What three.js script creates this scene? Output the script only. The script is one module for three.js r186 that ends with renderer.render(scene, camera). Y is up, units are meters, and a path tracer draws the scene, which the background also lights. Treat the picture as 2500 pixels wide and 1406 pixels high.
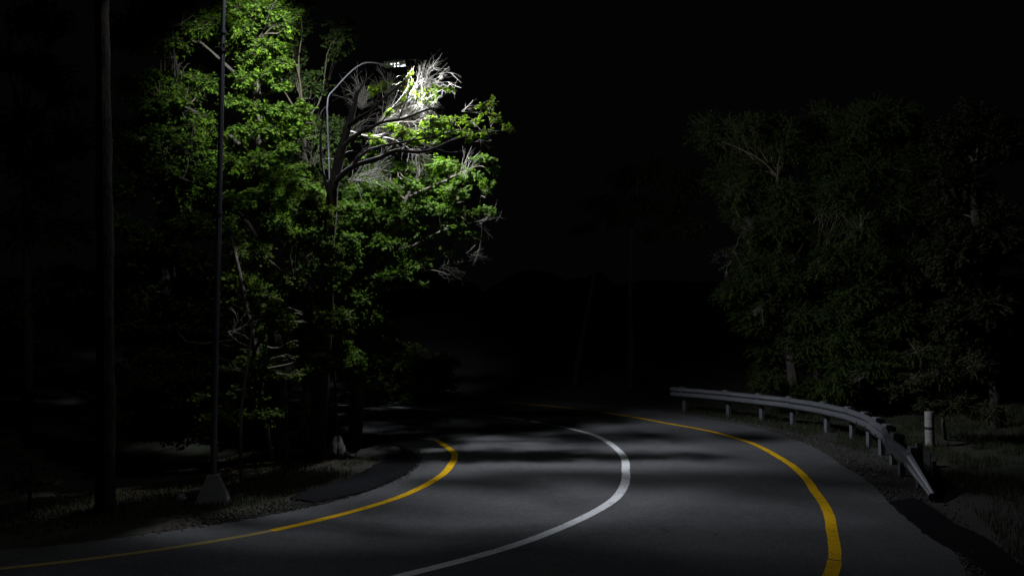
import * as THREE from 'three';
import { mergeGeometries } from 'three/addons/utils/BufferGeometryUtils.js';
import { RoundedBoxGeometry } from 'three/addons/geometries/RoundedBoxGeometry.js';

// ---------------------------------------------------------------- camera, sky, exposure, lamp strengths
const W = 1024, H = 575;
const renderer = new THREE.WebGLRenderer({ antialias: true });
renderer.setSize(W, H);
renderer.toneMapping = THREE.LinearToneMapping;
renderer.toneMappingExposure = 1;
renderer.shadowMap.enabled = true;
const scene = new THREE.Scene();

const FOCAL = 2000, HALF = 703, EYE = 2.87, PITCH = Math.atan(78 / 2000);      // in pixels of a 2500 wide picture
const camera = new THREE.PerspectiveCamera(2 * Math.atan(HALF / FOCAL) * 180 / Math.PI, W / H, 0.1, 800);
camera.position.set(0, EYE, 0);
camera.rotation.x = PITCH;
scene.add(camera);

const SKY = [0.0009, 0.0009, 0.00098];                                       // moonless night sky
{
  const w = 8, h = 4, a = new Float32Array(w * h * 4);
  for (let i = 0; i < w * h; i++) a.set([...SKY, 1], i * 4);
  const t = new THREE.DataTexture(a, w, h, THREE.RGBAFormat, THREE.FloatType);
  t.mapping = THREE.EquirectangularReflectionMapping; t.magFilter = THREE.LinearFilter; t.needsUpdate = true;
  scene.background = t; scene.environment = t; scene.environmentIntensity = 1;
}
const LAMP = { road: 150, right: 140, far: 165, wide: 13, tree: 680, near: 72, spill: 14, color: 0xf1f5ff };               // candela of the three light modules

// ---------------------------------------------------------------- helpers
let seed = 20240611;
const rnd = () => { seed |= 0; seed = seed + 0x6D2B79F5 | 0; let t = Math.imul(seed ^ seed >>> 15, 1 | seed); t = t + Math.imul(t ^ t >>> 7, 61 | t) ^ t; return ((t ^ t >>> 14) >>> 0) / 4294967296; };
const rr = (a, b) => a + (b - a) * rnd();
const gauss = () => (rnd() + rnd() + rnd() + rnd() - 2) * 0.866 * 1.15;
const V = (x, y, z) => new THREE.Vector3(x, y, z);
const lerp = (a, b, t) => a + (b - a) * t, clamp = (x, a = 0, b = 1) => Math.min(b, Math.max(a, x));
const smooth = (a, b, x) => { const t = clamp((x - a) / (b - a)); return t * t * (3 - 2 * t); };
const cp = Math.cos(PITCH), sp = Math.sin(PITCH);
// a point seen at (x, y) of the photograph, at a horizontal distance d in front of the lens
function at(x, y, d) {
  const u = (HALF - y) / FOCAL, r = (x - 1250) / FOCAL, f = cp - u * sp, up = u * cp + sp;
  return V(r * d / f, EYE + up * d / f, -d);
}
function onGround(x, y, hgt = 0) {
  const u = (HALF - y) / FOCAL, r = (x - 1250) / FOCAL, f = cp - u * sp, up = u * cp + sp, t = (hgt - EYE) / up;
  return V(r * t, hgt, -f * t);
}
const names = {};
function numbered(n) { const k = names[n] = (names[n] ?? -1) + 1; return k ? `${n}_${String(k).padStart(3, '0')}` : n; }
function tag(o, label, category, group) { o.userData.label = label; o.userData.category = category; if (group) o.userData.group = group; return o; }
function thing(name, label, category, pos, group) {
  const g = new THREE.Group(); g.name = numbered(name); g.position.copy(pos); scene.add(g);
  return tag(g, label, category, group);
}
function part(name, geo, mat, parent, label) {           // geometry given in world axes about the parent thing's base
  const m = new THREE.Mesh(geo, mat); m.name = name; m.castShadow = m.receiveShadow = true; parent.add(m);
  if (label) m.userData.label = label;
  return m;
}
function struct(name, geo, mat) {
  const m = new THREE.Mesh(geo, mat); m.name = name; m.userData.kind = 'structure'; m.castShadow = m.receiveShadow = true; scene.add(m); return m;
}
const hash = (x, y) => { let h = Math.imul(x, 374761393) + Math.imul(y, 668265263) | 0; h = Math.imul(h ^ h >>> 13, 1274126177); return ((h ^ h >>> 16) >>> 0) / 4294967296; };
function noise(x, y, per = 0) {                           // value noise, tiling every per cells
  const xi = Math.floor(x), yi = Math.floor(y), fx = x - xi, fy = y - yi, m = per ? v => ((v % per) + per) % per : v => v;
  const sx = fx * fx * (3 - 2 * fx), sy = fy * fy * (3 - 2 * fy), x0 = m(xi), x1 = m(xi + 1), y0 = m(yi), y1 = m(yi + 1);
  return lerp(lerp(hash(x0, y0), hash(x1, y0), sx), lerp(hash(x0, y1), hash(x1, y1), sx), sy);
}
function fbm(x, y, oct = 4, per = 0) { let s = 0, a = 0.5, n = 0; for (let i = 0; i < oct; i++) { s += a * noise(x + i * 17.3 * (per ? 0 : 1), y, per); n += a; a *= 0.5; x *= 2; y *= 2; per *= 2; } return s / n; }
function texture(size, f, srgb = false) {
  const d = new Uint8Array(size * size * 4);
  for (let j = 0; j < size; j++) for (let i = 0; i < size; i++) {
    const c = f(i / size, j / size, i, j), k = (j * size + i) * 4;
    for (let q = 0; q < 3; q++) { const v = clamp(c[q]); d[k + q] = 255 * (srgb ? (v <= 0.0031308 ? v * 12.92 : 1.055 * v ** (1 / 2.4) - 0.055) : v) + 0.5; }
    d[k + 3] = 255;
  }
  const t = new THREE.DataTexture(d, size, size); t.wrapS = t.wrapT = THREE.RepeatWrapping; t.magFilter = THREE.LinearFilter; t.minFilter = THREE.LinearMipmapLinearFilter; t.generateMipmaps = true;
  if (srgb) t.colorSpace = THREE.SRGBColorSpace;
  t.needsUpdate = true; return t;
}
function geometry(pos, idx, uv) {
  const g = new THREE.BufferGeometry(); g.setAttribute('position', new THREE.Float32BufferAttribute(pos, 3));
  g.setAttribute('uv', new THREE.Float32BufferAttribute(uv ?? new Array(pos.length / 3 * 2).fill(0), 2));
  g.setIndex(idx); g.computeVertexNormals(); return g;
}
// collects tapering tubes into one geometry, in axes about an origin
class Tubes {
  constructor(o) { this.o = o; this.p = []; this.i = []; this.uv = []; }
  add(pts, r0, r1, sides = 5, wob = 0) {
    const n = pts.length; let side = V(0.31, 0.2, 0.93); const b0 = this.p.length / 3; let len = 0;
    for (let k = 0; k < n; k++) {
      const t = pts[Math.min(n - 1, k + 1)].clone().sub(pts[Math.max(0, k - 1)]).normalize();
      const a = side.clone().addScaledVector(t, -side.dot(t)).normalize(), b = t.clone().cross(a); side = a;
      if (k) len += pts[k].distanceTo(pts[k - 1]);
      const r = lerp(r0, r1, k / (n - 1));
      for (let s = 0; s <= sides; s++) {
        const w = s / sides * Math.PI * 2, rw = r * (1 + (wob ? wob * (hash(k * 7 + 3, s % sides * 13 + b0) - 0.5) : 0)), c = Math.cos(w) * rw, d = Math.sin(w) * rw;
        this.p.push(pts[k].x + a.x * c + b.x * d - this.o.x, pts[k].y + a.y * c + b.y * d - this.o.y, pts[k].z + a.z * c + b.z * d - this.o.z);
        this.uv.push(s / sides * Math.max(0.25, Math.round(r * 12) / 2), len);
      }
    }
    const q = sides + 1;
    for (let k = 0; k < n - 1; k++) for (let s = 0; s < sides; s++) { const v = b0 + k * q + s; this.i.push(v, v + 1, v + q, v + 1, v + q + 1, v + q); }
    for (let s = 1; s < sides - 1; s++) { const v = b0 + (n - 1) * q; this.i.push(v, v + s, v + s + 1); }
    return this;
  }
  get empty() { return !this.p.length; }
  geo() { return geometry(this.p, this.i, this.uv); }
}
const curve = (pts, n) => new THREE.CatmullRomCurve3(pts, false, 'centripetal').getPoints(n);
function box(w, h, d, x = 0, y = 0, z = 0, r = 0.008) { return new RoundedBoxGeometry(w, h, d, 2, Math.min(r, w / 2.1, h / 2.1, d / 2.1)).translate(x, y, z); }
const C = (r, g, b) => new THREE.Color().setRGB(r, g, b);

// ---------------------------------------------------------------- materials
const asphaltMap = texture(2048, (u, v) => {               // 32 m of road surface, not repeated
  const x = u * 32, y = v * 32, g = hash(Math.floor(u * 2048), Math.floor(v * 2048)), f = fbm(x * 0.7, y * 0.7, 5), p = fbm(x * 9, y * 9, 3);
  const crack = Math.abs(fbm(x * 0.45 + 9, y * 0.45, 5) - 0.5) < 0.0015 ? 0.72 : 1;
  const agg = g > 0.94 ? 1.55 : g < 0.1 ? 0.7 : 1;
  const b = 0.088 * (0.62 + 0.5 * f + 0.26 * p) * agg * crack;
  return [b, b, b * 1.03];
}, true);
const grainBump = texture(512, (u, v, i, j) => { const g = 0.5 * hash(i, j) + 0.3 * noise(u * 170, v * 170, 170) + 0.2 * noise(u * 60, v * 60, 60); return [g, g, g]; });
const soilMap = texture(1024, (u, v, i, j) => {
  const f = fbm(u * 8, v * 8, 6, 8), g = fbm(u * 40 + 3, v * 40, 3, 0), h = hash(i, j), k = smooth(0.42, 0.62, f);
  const s = (0.55 + 0.7 * g) * (0.8 + 0.4 * h);
  return [lerp(0.03, 0.018, k) * s, lerp(0.026, 0.024, k) * s, lerp(0.018, 0.009, k) * s];
}, true);
const gravelMap = texture(1024, (u, v, i, j) => {
  const f = fbm(u * 6, v * 6, 5, 6), n = noise(u * 200, v * 200, 200), h = hash(i, j), s = (0.45 + 0.6 * f) * (0.7 + 0.6 * n) * (0.85 + 0.3 * h);
  return [0.05 * s, 0.048 * s, 0.042 * s];
}, true);
const barkMap = texture(512, (u, v) => { const n = fbm(u * 26, v * 6, 5), m = fbm(u * 4 + 7, v * 4, 3), s = 0.5 + n; return [0.062 * s * (0.7 + 0.6 * m), 0.052 * s * (0.7 + 0.6 * m), 0.042 * s]; }, true);
const barkBump = texture(512, (u, v) => { const n = fbm(u * 26, v * 6, 5); return [n, n, n]; });
const concreteMap = texture(512, (u, v, i, j) => { const f = fbm(u * 5, v * 5, 5, 5), h = hash(i, j), s = (0.7 + 0.5 * f) * (0.9 + 0.2 * h); return [0.27 * s, 0.27 * s, 0.26 * s]; }, true);
const zincMap = texture(512, (u, v, i, j) => { const f = fbm(u * 8, v * 8, 5, 8), h = hash(i >> 2, j >> 2), s = 0.75 + 0.35 * f + 0.1 * h; return [0.18 * s, 0.188 * s, 0.204 * s]; }, true);
const paintMap = texture(1024, (u, v, i, j) => { const f = fbm(u * 16, v * 16, 5, 16), n = noise(u * 160, v * 160, 160), h = hash(i, j), w = smooth(0.66, 0.8, f * 0.55 + n * 0.45 + h * 0.12), s = (0.88 + 0.2 * f) * (0.93 + 0.14 * h); const k = s * lerp(1, 0.3, w); return [k, k, k]; }, true);
const rep = (t, a, b = a) => { const c = t.clone(); c.repeat.set(a, b); c.needsUpdate = true; return c; };
const std = o => new THREE.MeshStandardMaterial(o);
const M = {
  asphalt: new THREE.MeshPhysicalMaterial({ map: rep(asphaltMap, 1 / 32), bumpMap: rep(grainBump, 1), bumpScale: 0.006, roughness: 0.9, specularIntensity: 0.4 }),
  freshAsphalt: new THREE.MeshPhysicalMaterial({ color: C(0.11, 0.11, 0.125), map: rep(asphaltMap, 1 / 32), bumpMap: rep(grainBump, 0.6), bumpScale: 0.012, roughness: 0.95, specularIntensity: 0.12 }),
  soil: std({ map: rep(soilMap, 1 / 6), bumpMap: rep(soilMap, 1 / 3), bumpScale: 0.05, roughness: 1 }),
  gravel: std({ map: rep(gravelMap, 1 / 5), bumpMap: rep(grainBump, 0.5), bumpScale: 0.02, roughness: 1 }),
  bark: std({ map: barkMap, bumpMap: barkBump, bumpScale: 0.02, roughness: 1 }),
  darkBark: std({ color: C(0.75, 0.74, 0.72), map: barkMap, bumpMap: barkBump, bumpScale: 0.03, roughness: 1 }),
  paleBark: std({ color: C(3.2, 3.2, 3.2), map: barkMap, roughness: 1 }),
  twig: std({ color: C(0.085, 0.075, 0.045), roughness: 0.95 }),
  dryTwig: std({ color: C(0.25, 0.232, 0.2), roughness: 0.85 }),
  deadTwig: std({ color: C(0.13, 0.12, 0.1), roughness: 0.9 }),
  yellow: new THREE.MeshPhysicalMaterial({ color: C(0.78, 0.46, 0.007), map: rep(paintMap, 0.5), bumpMap: rep(grainBump, 1), bumpScale: 0.003, roughness: 0.9, specularIntensity: 0.25 }),
  wornYellow: new THREE.MeshPhysicalMaterial({ color: C(0.34, 0.27, 0.1), map: rep(paintMap, 0.5), bumpMap: rep(grainBump, 1), bumpScale: 0.003, roughness: 0.9, specularIntensity: 0.25 }),
  white: new THREE.MeshPhysicalMaterial({ color: C(0.66, 0.67, 0.68), map: rep(paintMap, 0.5), bumpMap: rep(grainBump, 1), bumpScale: 0.003, roughness: 0.9, specularIntensity: 0.25 }),
  concrete: std({ map: concreteMap, bumpMap: grainBump, bumpScale: 0.004, roughness: 0.95 }),
  zinc: std({ map: zincMap, roughness: 0.5, metalness: 0.55 }),
  zincPost: std({ map: zincMap, color: C(0.8, 0.8, 0.8), roughness: 0.65, metalness: 0.3 }),
  poleSteel: std({ color: C(0.22, 0.23, 0.26), roughness: 0.5, metalness: 0.35 }),
  bolt: std({ color: C(0.55, 0.55, 0.57), roughness: 0.35, metalness: 0.8 }),
  black: std({ color: C(0.012, 0.012, 0.013), roughness: 0.8 }),
  whitewash: std({ color: C(1.05, 1.03, 0.97), map: concreteMap, roughness: 0.9 }),
  darkSteel: new THREE.MeshPhysicalMaterial({ color: C(0.035, 0.036, 0.04), roughness: 0.7, specularIntensity: 0.4 }),
  housing: new THREE.MeshPhysicalMaterial({ color: C(0.06, 0.06, 0.064), roughness: 0.7, specularIntensity: 0.4 }),
  led: std({ color: C(0.9, 0.9, 0.9), emissive: C(0.96, 0.98, 1), emissiveIntensity: 4 }),
  paper: std({ color: C(0.6, 0.6, 0.58), roughness: 0.9, side: THREE.DoubleSide }),
  wood: std({ color: C(1.2, 1.2, 1.2), map: barkMap, roughness: 1 }),
};
const leafMat = new THREE.MeshPhysicalMaterial({ color: 0xffffff, roughness: 0.85, specularIntensity: 0.2, transmission: 0.5, thickness: 0, ior: 1.3, side: THREE.DoubleSide });
const grassMat = new THREE.MeshPhysicalMaterial({ color: 0xffffff, roughness: 0.8, transmission: 0.25, thickness: 0, ior: 1.3, side: THREE.DoubleSide });

// ---------------------------------------------------------------- the bend: concentric curves about one centre, r as a function of the angle
const CX = -8.9, CZ = -17.1, D2R = Math.PI / 180;
const polar = (r, deg, y = 0) => V(CX + r * Math.cos(deg * D2R), y, CZ - r * Math.sin(deg * D2R));
const toPolar = p => [Math.hypot(p.x - CX, p.z - CZ), Math.atan2(CZ - p.z, p.x - CX) / D2R];
function table(rows) { return a => { if (a <= rows[0][0]) return rows[0][1]; for (let i = 1; i < rows.length; i++) if (a <= rows[i][0]) { const [a0, r0] = rows[i - 1], [a1, r1] = rows[i]; return lerp(r0, r1, smooth(0, 1, (a - a0) / (a1 - a0)) * 0.35 + 0.65 * (a - a0) / (a1 - a0)); } return rows.at(-1)[1]; }; }
const rInner = table([[-90, 7.35], [-60, 7.2], [-30, 7.26], [-14, 7.12], [0, 6.99], [9, 6.77], [17, 6.45], [30, 6.3], [90, 6.6]]);
const rLeft = table([[-90, 8.1], [-48, 8.1], [-30, 8.0], [-15, 7.83], [-5, 7.72], [4, 7.69], [14, 7.55], [40, 7.5], [90, 7.6]]);
const rMid = table([[-90, 10.9], [-46, 10.92], [-34, 11.1], [-20, 11.23], [-7, 11.15], [5, 11.29], [18, 11.48], [30, 11.35], [45, 11.17], [90, 11.1]]);
const rRight = table([[-90, 15.1], [-45, 14.95], [-32, 14.71], [-23, 14.47], [-13, 14.35], [0, 14.48], [9, 14.65], [16, 14.63], [24, 14.4], [45, 14.5], [90, 14.5]]);
const rOuter = table([[-90, 17], [-45, 16.6], [-26, 16.0], [-20, 15.55], [-15, 15.42], [-3, 15.48], [9, 15.95], [17, 16.2], [40, 16.1], [90, 16.2]]);
const rRail = table([[-15, 16.12], [-11, 16.0], [-7, 16.02], [-1, 16.42], [5.2, 16.94], [9.4, 17.21], [14, 17.31], [18.4, 17.3], [22, 17.1], [26, 16.94], [33, 16.55]]);
function band(ra, rb, a0, a1, na, nr, y, jag = 0) {          // a flat ring piece with uv in metres
  const p = [], uv = [], idx = [];
  for (let i = 0; i <= na; i++) for (let j = 0; j <= nr; j++) {
    const a = lerp(a0, a1, i / na), ja = jag && (j === 0 || j === nr) ? jag * (fbm(a * 1.7 + j * 31, 4.2, 4) - 0.5) : 0, r = lerp(ra(a), rb(a), j / nr) + ja, q = polar(r, a, typeof y === 'function' ? y(r, a) : y);
    p.push(q.x, q.y, q.z); uv.push(q.x + 16, -q.z);
    if (i < na && j < nr) { const v = i * (nr + 1) + j; idx.push(v, v + 1, v + nr + 1, v + 1, v + nr + 2, v + nr + 1); }
  }
  return geometry(p, idx, uv);
}
const up = g => { const n = g.attributes.normal; if (n.getY(0) < 0) { const i = g.index.array; for (let k = 0; k < i.length; k += 3) { const t = i[k]; i[k] = i[k + 1]; i[k + 1] = t; } g.computeVertexNormals(); } return g; };

// the land: level under the road, uneven beside it, banks inside and outside the bend
function land(x, z) {
  const r = Math.hypot(x - CX, z - CZ), n = fbm(x * 0.5 + 40, z * 0.5 + 40, 4) - 0.5, m = fbm(x * 0.06 + 9, z * 0.06 + 3, 3) - 0.5;
  const inside = smooth(5.4, 1, r), outside = smooth(17.6, 30, r), far = smooth(28, 120, Math.hypot(x, z + 15));
  const off = smooth(6.9, 5.8, r) + smooth(16.4, 18.2, r);
  return -0.035 + off * (0.03 + n * 0.12) + inside * -0.4 + outside * 0.9 + far * (m * 26 + 4) + (off > 0.2 ? (fbm(x * 3, z * 3, 3) - 0.5) * 0.05 : 0);
}
{
  const N = 300, p = [], uv = [], idx = [], f = t => { const s = Math.abs(t); return Math.sign(t) * (s * 24 + 380 * s ** 5); };
  for (let j = 0; j <= N; j++) for (let i = 0; i <= N; i++) {
    const x = f(i / N * 2 - 1) - 0.5, z = f(j / N * 2 - 1) - 16; p.push(x, land(x, z), z); uv.push(x, -z);
    if (i < N && j < N) { const v = j * (N + 1) + i; idx.push(v, v + N + 1, v + 1, v + 1, v + N + 1, v + N + 2); }
  }
  struct('ground', up(geometry(p, idx, uv)), M.soil);
}
const road = struct('road', up(band(rInner, rOuter, -90, 90, 260, 24, 0, 0.16)), M.asphalt);
function line(name, rf, w, a0, a1, mat, label, wob) {
  const m = new THREE.Mesh(up(band(a => rf(a) - w / 2 + 0.012 * (fbm(a * 2, wob, 3) - 0.5), a => rf(a) + w / 2 + 0.012 * (fbm(a * 2, wob + 7, 3) - 0.5), a0, a1, Math.round((a1 - a0) * 3), 2, 0.004)), mat);
  m.name = name; m.userData.label = label; m.receiveShadow = true; road.add(m);
}
line('edge_line', rLeft, 0.145, -46, 20, M.yellow, 'yellow edge line along the inner side of the bend', 1.3);
line('edge_line', rLeft, 0.12, -85, -46, M.wornYellow, 'worn pale end of the inner yellow line at the left', 1.3);
line('centre_line', rMid, 0.155, -80, 33.5, M.white, 'white centre line curving through the bend', 2.3);
line('centre_line', rMid, 0.15, 35.2, 75, M.white, 'far faint end of the white centre line', 2.9);
line('edge_line', rRight, 0.15, -29.35, 60, M.yellow, 'yellow edge line along the outer side of the bend', 3.3);
line('edge_line', rRight, 0.165, -70, -29.5, M.yellow, 'near end of the outer yellow line, past the dark joint', 4.1);
// gravel beside the asphalt, inside and outside the bend
const verge = (r, a) => -0.012 + 0.02 * (fbm(r * 2.1 + 5, a * 0.5, 3) - 0.5);
struct('gravel_shoulder', up(band(a => rOuter(a) - 0.25, a => 17.2 + 0.7 * (fbm(a * 0.3, 1, 3) - 0.5), -60, 60, 200, 10, verge, 0.3)), M.gravel);
struct('gravel_verge', up(band(a => 5.6 + 1.0 * (fbm(a * 0.22, 8, 3) - 0.5), a => rInner(a) + 0.22, -85, 50, 180, 10, verge, 0.3)), M.soil);
// dark asphalt patches
function patch(name, pts, y, rag) {
  const out = [];
  for (let i = 0; i < pts.length; i++) { const a = onGround(...pts[i]), b = onGround(...pts[(i + 1) % pts.length]), n = Math.max(2, Math.round(a.distanceTo(b) / 0.06)); for (let k = 0; k < n; k++) { const q = a.clone().lerp(b, k / n), s = rag * (fbm(q.x * 5, q.z * 5, 4) - 0.5) * 2; out.push(new THREE.Vector2(q.x + s, -q.z + s * 0.7)); } }
  const g = new THREE.ExtrudeGeometry(new THREE.Shape(out), { depth: 0.03, bevelEnabled: true, bevelSize: 0.012, bevelThickness: 0.012, bevelSegments: 1 });
  g.rotateX(-Math.PI / 2); g.translate(0, y - 0.03, 0);
  const p = g.attributes.position, uv = []; for (let i = 0; i < p.count; i++) uv.push(p.getX(i) + 16, -p.getZ(i) + 0.3 * p.getY(i)); g.setAttribute('uv', new THREE.Float32BufferAttribute(uv, 2));
  return struct(name, g, M.freshAsphalt);
}
patch('asphalt_patch', [[2176, 1229], [2233, 1219], [2277, 1242], [2345, 1289], [2400, 1312], [2520, 1400], [2600, 1480], [2440, 1420], [2367, 1364], [2273, 1312], [2222, 1270]], 0.016, 0.05);
patch('asphalt_patch_001', [[712, 1219], [778, 1190], [850, 1172], [905, 1144], [942, 1122], [956, 1098], [975, 1095], [1005, 1104], [1022, 1120], [1014, 1138], [987, 1160], [940, 1184], [877, 1206], [800, 1224], [765, 1230]], 0.018, 0.07);
{ // pale heap of gravel at the tip of the verge
  const g = new THREE.SphereGeometry(1, 40, 16, 0, Math.PI * 2, 0, Math.PI / 2), p = g.attributes.position;
  for (let i = 0; i < p.count; i++) { const x = p.getX(i), y = p.getY(i), z = p.getZ(i), n = 0.75 + 0.5 * fbm(x * 4 + 20, z * 4 + 20, 4); p.setXYZ(i, x * 0.5 * n, y * 0.13 * (0.6 + fbm(x * 6 + 3, z * 6, 3) * 0.8), z * 0.75 * n); }
  g.computeVertexNormals(); const m = struct('gravel_mound', g, M.gravel); m.position.copy(onGround(925, 1104)); m.position.y = -0.02;
}

// ---------------------------------------------------------------- guard rail
{
  const base = polar(rRail(9), 9), G = thing('guard_rail', 'grey galvanised guard rail curving along the outer edge of the bend', 'guard rail', base);
  const prof = [[0, 0.155], [0.028, 0.135], [0.078, 0.115], [0.083, 0.055], [0.05, 0.034], [0.004, 0.022], [0.004, -0.022], [0.05, -0.034], [0.083, -0.055], [0.078, -0.115], [0.028, -0.135], [0, -0.155]]; // depth towards the road, height
  const rel = p => p.sub(base);
  const beam = (a0, a1, y0 = 0.595, y1 = y0, s1 = 1, off = 0, s0 = 1) => {
    const n = Math.max(6, Math.round(Math.abs(a1 - a0) * 1.6)), p = [], uv = [], idx = [], q = prof.length * 2;
    for (let i = 0; i <= n; i++) {
      const t = i / n, a = lerp(a0, a1, t), s = lerp(s0, s1, t);
      for (let j = 0; j < q; j++) {
        const back = j >= prof.length, [d, h] = prof[back ? q - 1 - j : j], w = polar(rRail(a) - (d + off) * s + (back ? 0.006 : 0), a, lerp(y0, y1, t) + h * s); rel(w);
        p.push(w.x, w.y, w.z); uv.push(t * Math.abs(a1 - a0) * 0.3, j / q);
        if (i < n) { const v = i * q + j, v2 = i * q + (j + 1) % q; idx.push(v, v + q, v2, v2, v + q, v2 + q); }
      }
    }
    return geometry(p, idx, uv);
  };
  const cuts = [-3, 0.5, 13.2, 24, 32.6];
  part('rail', beam(-11, -2.2, 0.455, 0.597, 1, -0.003), M.zinc, G, 'near rail section dipping towards the ground');
  for (let k = 0; k < 4; k++) part('rail', beam(cuts[k] - (k ? 0.9 : 0), cuts[k + 1], 0.595 + (k === 3 ? 0 : 0), undefined, 1, k % 2 ? 0.004 : 0), M.zinc, G);
  const angles = [-10.4, -6.5, -2.2, 1.8, 5.6, 9.4, 13.4, 18.2, 21.8, 26, 31.4];
  angles.forEach((a, i) => {
    const big = i < 4, w = polar(rRail(a) + 0.13, a, 0), post = [], turn = a * D2R;
    post.push(box(0.012, 0.94, 0.12, 0, 0.28, 0, 0.003), box(0.09, 0.94, 0.012, 0.045, 0.28, 0.054, 0.003), box(0.09, 0.94, 0.012, 0.045, 0.28, -0.054, 0.003));
    const place = g => g.rotateY(turn).translate(w.x - base.x, 0, w.z - base.z);
    const pm = part('post', place(mergeGeometries(post)), M.zincPost, G);
    part('blockout', place(box(0.13, big ? 0.38 : 0.35, big ? 0.2 : 0.15, -0.062, a < -8 ? 0.5 : 0.6, 0, 0.012)), M.zincPost, pm);
    part('bolt', place(new THREE.SphereGeometry(0.019, 10, 6).scale(0.6, 1, 1).translate(-0.143, 0.595, 0)), M.bolt, pm);
  });
  // bolt slots of the near beam
  for (let a = -10.2; a < 8; a += 2.3) {
    const w = polar(rRail(a) - 0.0845, a, a < -2.2 ? lerp(0.455, 0.597, (a + 11) / 8.8) - 0.085 : 0.51), s = new THREE.CylinderGeometry(0.036, 0.036, 0.012, 14).rotateZ(Math.PI / 2).scale(1, 1, 1.5).rotateY(a * D2R); rel(w);
    part('bolt_hole', s.translate(w.x, w.y, w.z), M.black, G);
  }
  // terminal: the beam narrows and runs down to the ground
  part('terminal', beam(-14.4, -10.9, 0.055, 0.457, 0.98, 0.002, 0.42), M.zinc, G, 'narrow end piece running down to the ground');
  { const w = rel(polar(rRail(-14.4) - 0.02, -14.45, 0.06)); part('end_cap', new THREE.CylinderGeometry(0.07, 0.07, 0.03, 16).rotateX(Math.PI / 2).rotateY(-0.25).translate(w.x, w.y, w.z), M.black, G); }
  { // pale anchor plate behind the terminal, on its own stub post
    const s = new THREE.Shape([[-0.2, 0.36], [0.16, 0.36], [0.15, 0.02], [0.07, 0.04]].map(v => new THREE.Vector2(...v))); const hole = new THREE.Path(); hole.absarc(0.08, 0.27, 0.026, 0, Math.PI * 2); s.holes.push(hole);
    const g = new THREE.ExtrudeGeometry(s, { depth: 0.012, bevelEnabled: true, bevelSize: 0.004, bevelThickness: 0.004, bevelSegments: 1 }), w = rel(at(2252, 1100, 14.9).setY(0.14));
    const plate = part('anchor_plate', g.rotateY(-0.9).translate(w.x, w.y, w.z), M.zincPost, G);
    part('stub_post', box(0.08, 0.6, 0.08, w.x + 0.14, w.y - 0.1, w.z + 0.12), M.zincPost, plate);
  }
}
{ // banded marker post behind the rail
  const b = onGround(2272, 1092), m = thing('marker_post', 'short white roadside post with dark worn bands behind the guard rail', 'marker post', b);
  const bands = [[-0.15, 0.02, 0.0], [0.02, 0.25, 1], [0.25, 0.33, 0.5], [0.33, 0.4, 1], [0.4, 0.46, 0], [0.46, 0.66, 1], [0.66, 0.72, 0.4], [0.72, 0.8, 0.7]];
  bands.forEach(([y0, y1, k]) => { const r = 0.098; const g = new THREE.CylinderGeometry(r, r + 0.003, y1 - y0, 22, 1, y1 < 0.8).translate(0, (y0 + y1) / 2, 0); part(k > 0.6 ? 'white_band' : 'dark_band', g, k > 0.6 ? M.whitewash : k > 0.2 ? M.concrete : M.black, m); });
}

// ---------------------------------------------------------------- lamp posts
function concreteFoot(parent, w0, w1, h) { const g = new THREE.CylinderGeometry(w1 * Math.SQRT1_2, w0 * Math.SQRT1_2, h, 4, 1).toNonIndexed(); g.computeVertexNormals(); part('concrete_base', g.rotateY(Math.PI / 4 + 0.25).translate(0, h / 2 - 0.03, 0), M.concrete, parent); }
{
  const b = onGround(518, 1222), m = thing('lamp_post', 'tall steel lamp post on a concrete foot before the bright left tree', 'lamp post', b.clone());
  concreteFoot(m, 0.52, 0.17, 0.44);
  const seg = [[0.36, 4.6, 0.05], [4.6, 7.55, 0.043], [7.55, 10.1, 0.036]];
  for (const [y0, y1, r] of seg) part('pole', new Tubes(V(0, 0, 0)).add([V(y0 * 0.008, y0, 0), V((y0 + y1) * 0.004, (y0 + y1) / 2, 0), V(y1 * 0.008, y1, 0)], r, r * 0.93, 18).geo(), M.poleSteel, m);
  for (const y of [4.6, 7.55, 7.25]) part('collar', new THREE.CylinderGeometry(0.056, 0.056, 0.05, 18).translate(y * 0.008, y, 0), M.poleSteel, m);
  for (const s of [-1, 1]) part('clamp_bolt', new THREE.CylinderGeometry(0.012, 0.012, 0.09, 8).rotateZ(Math.PI / 2).translate(0.058 + s * 0.07, 7.32 + s * 0.03, 0.03), M.bolt, m);
  part('arm', new Tubes(V(0, 0, 0)).add(curve([V(0.08, 10.05, 0), V(0.1, 10.25, 0), V(0.5, 10.42, 0.15), V(1.2, 10.44, 0.35)], 14), 0.034, 0.024, 12).geo(), M.poleSteel, m);
  lampHead(m, V(1.42, 10.4, 0.42), 0.06, [[-0.07, 0.05, LAMP.tree, V(-4.65, 8.7, -16.6), 25, 0.95], [0.075, 0.05, LAMP.near, V(2.2, 0, -13.6), 19, 0.8], [-0.015, -0.06, LAMP.spill, V(-3.6, 0, -12.8), 78, 0.3]]);
}
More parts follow.
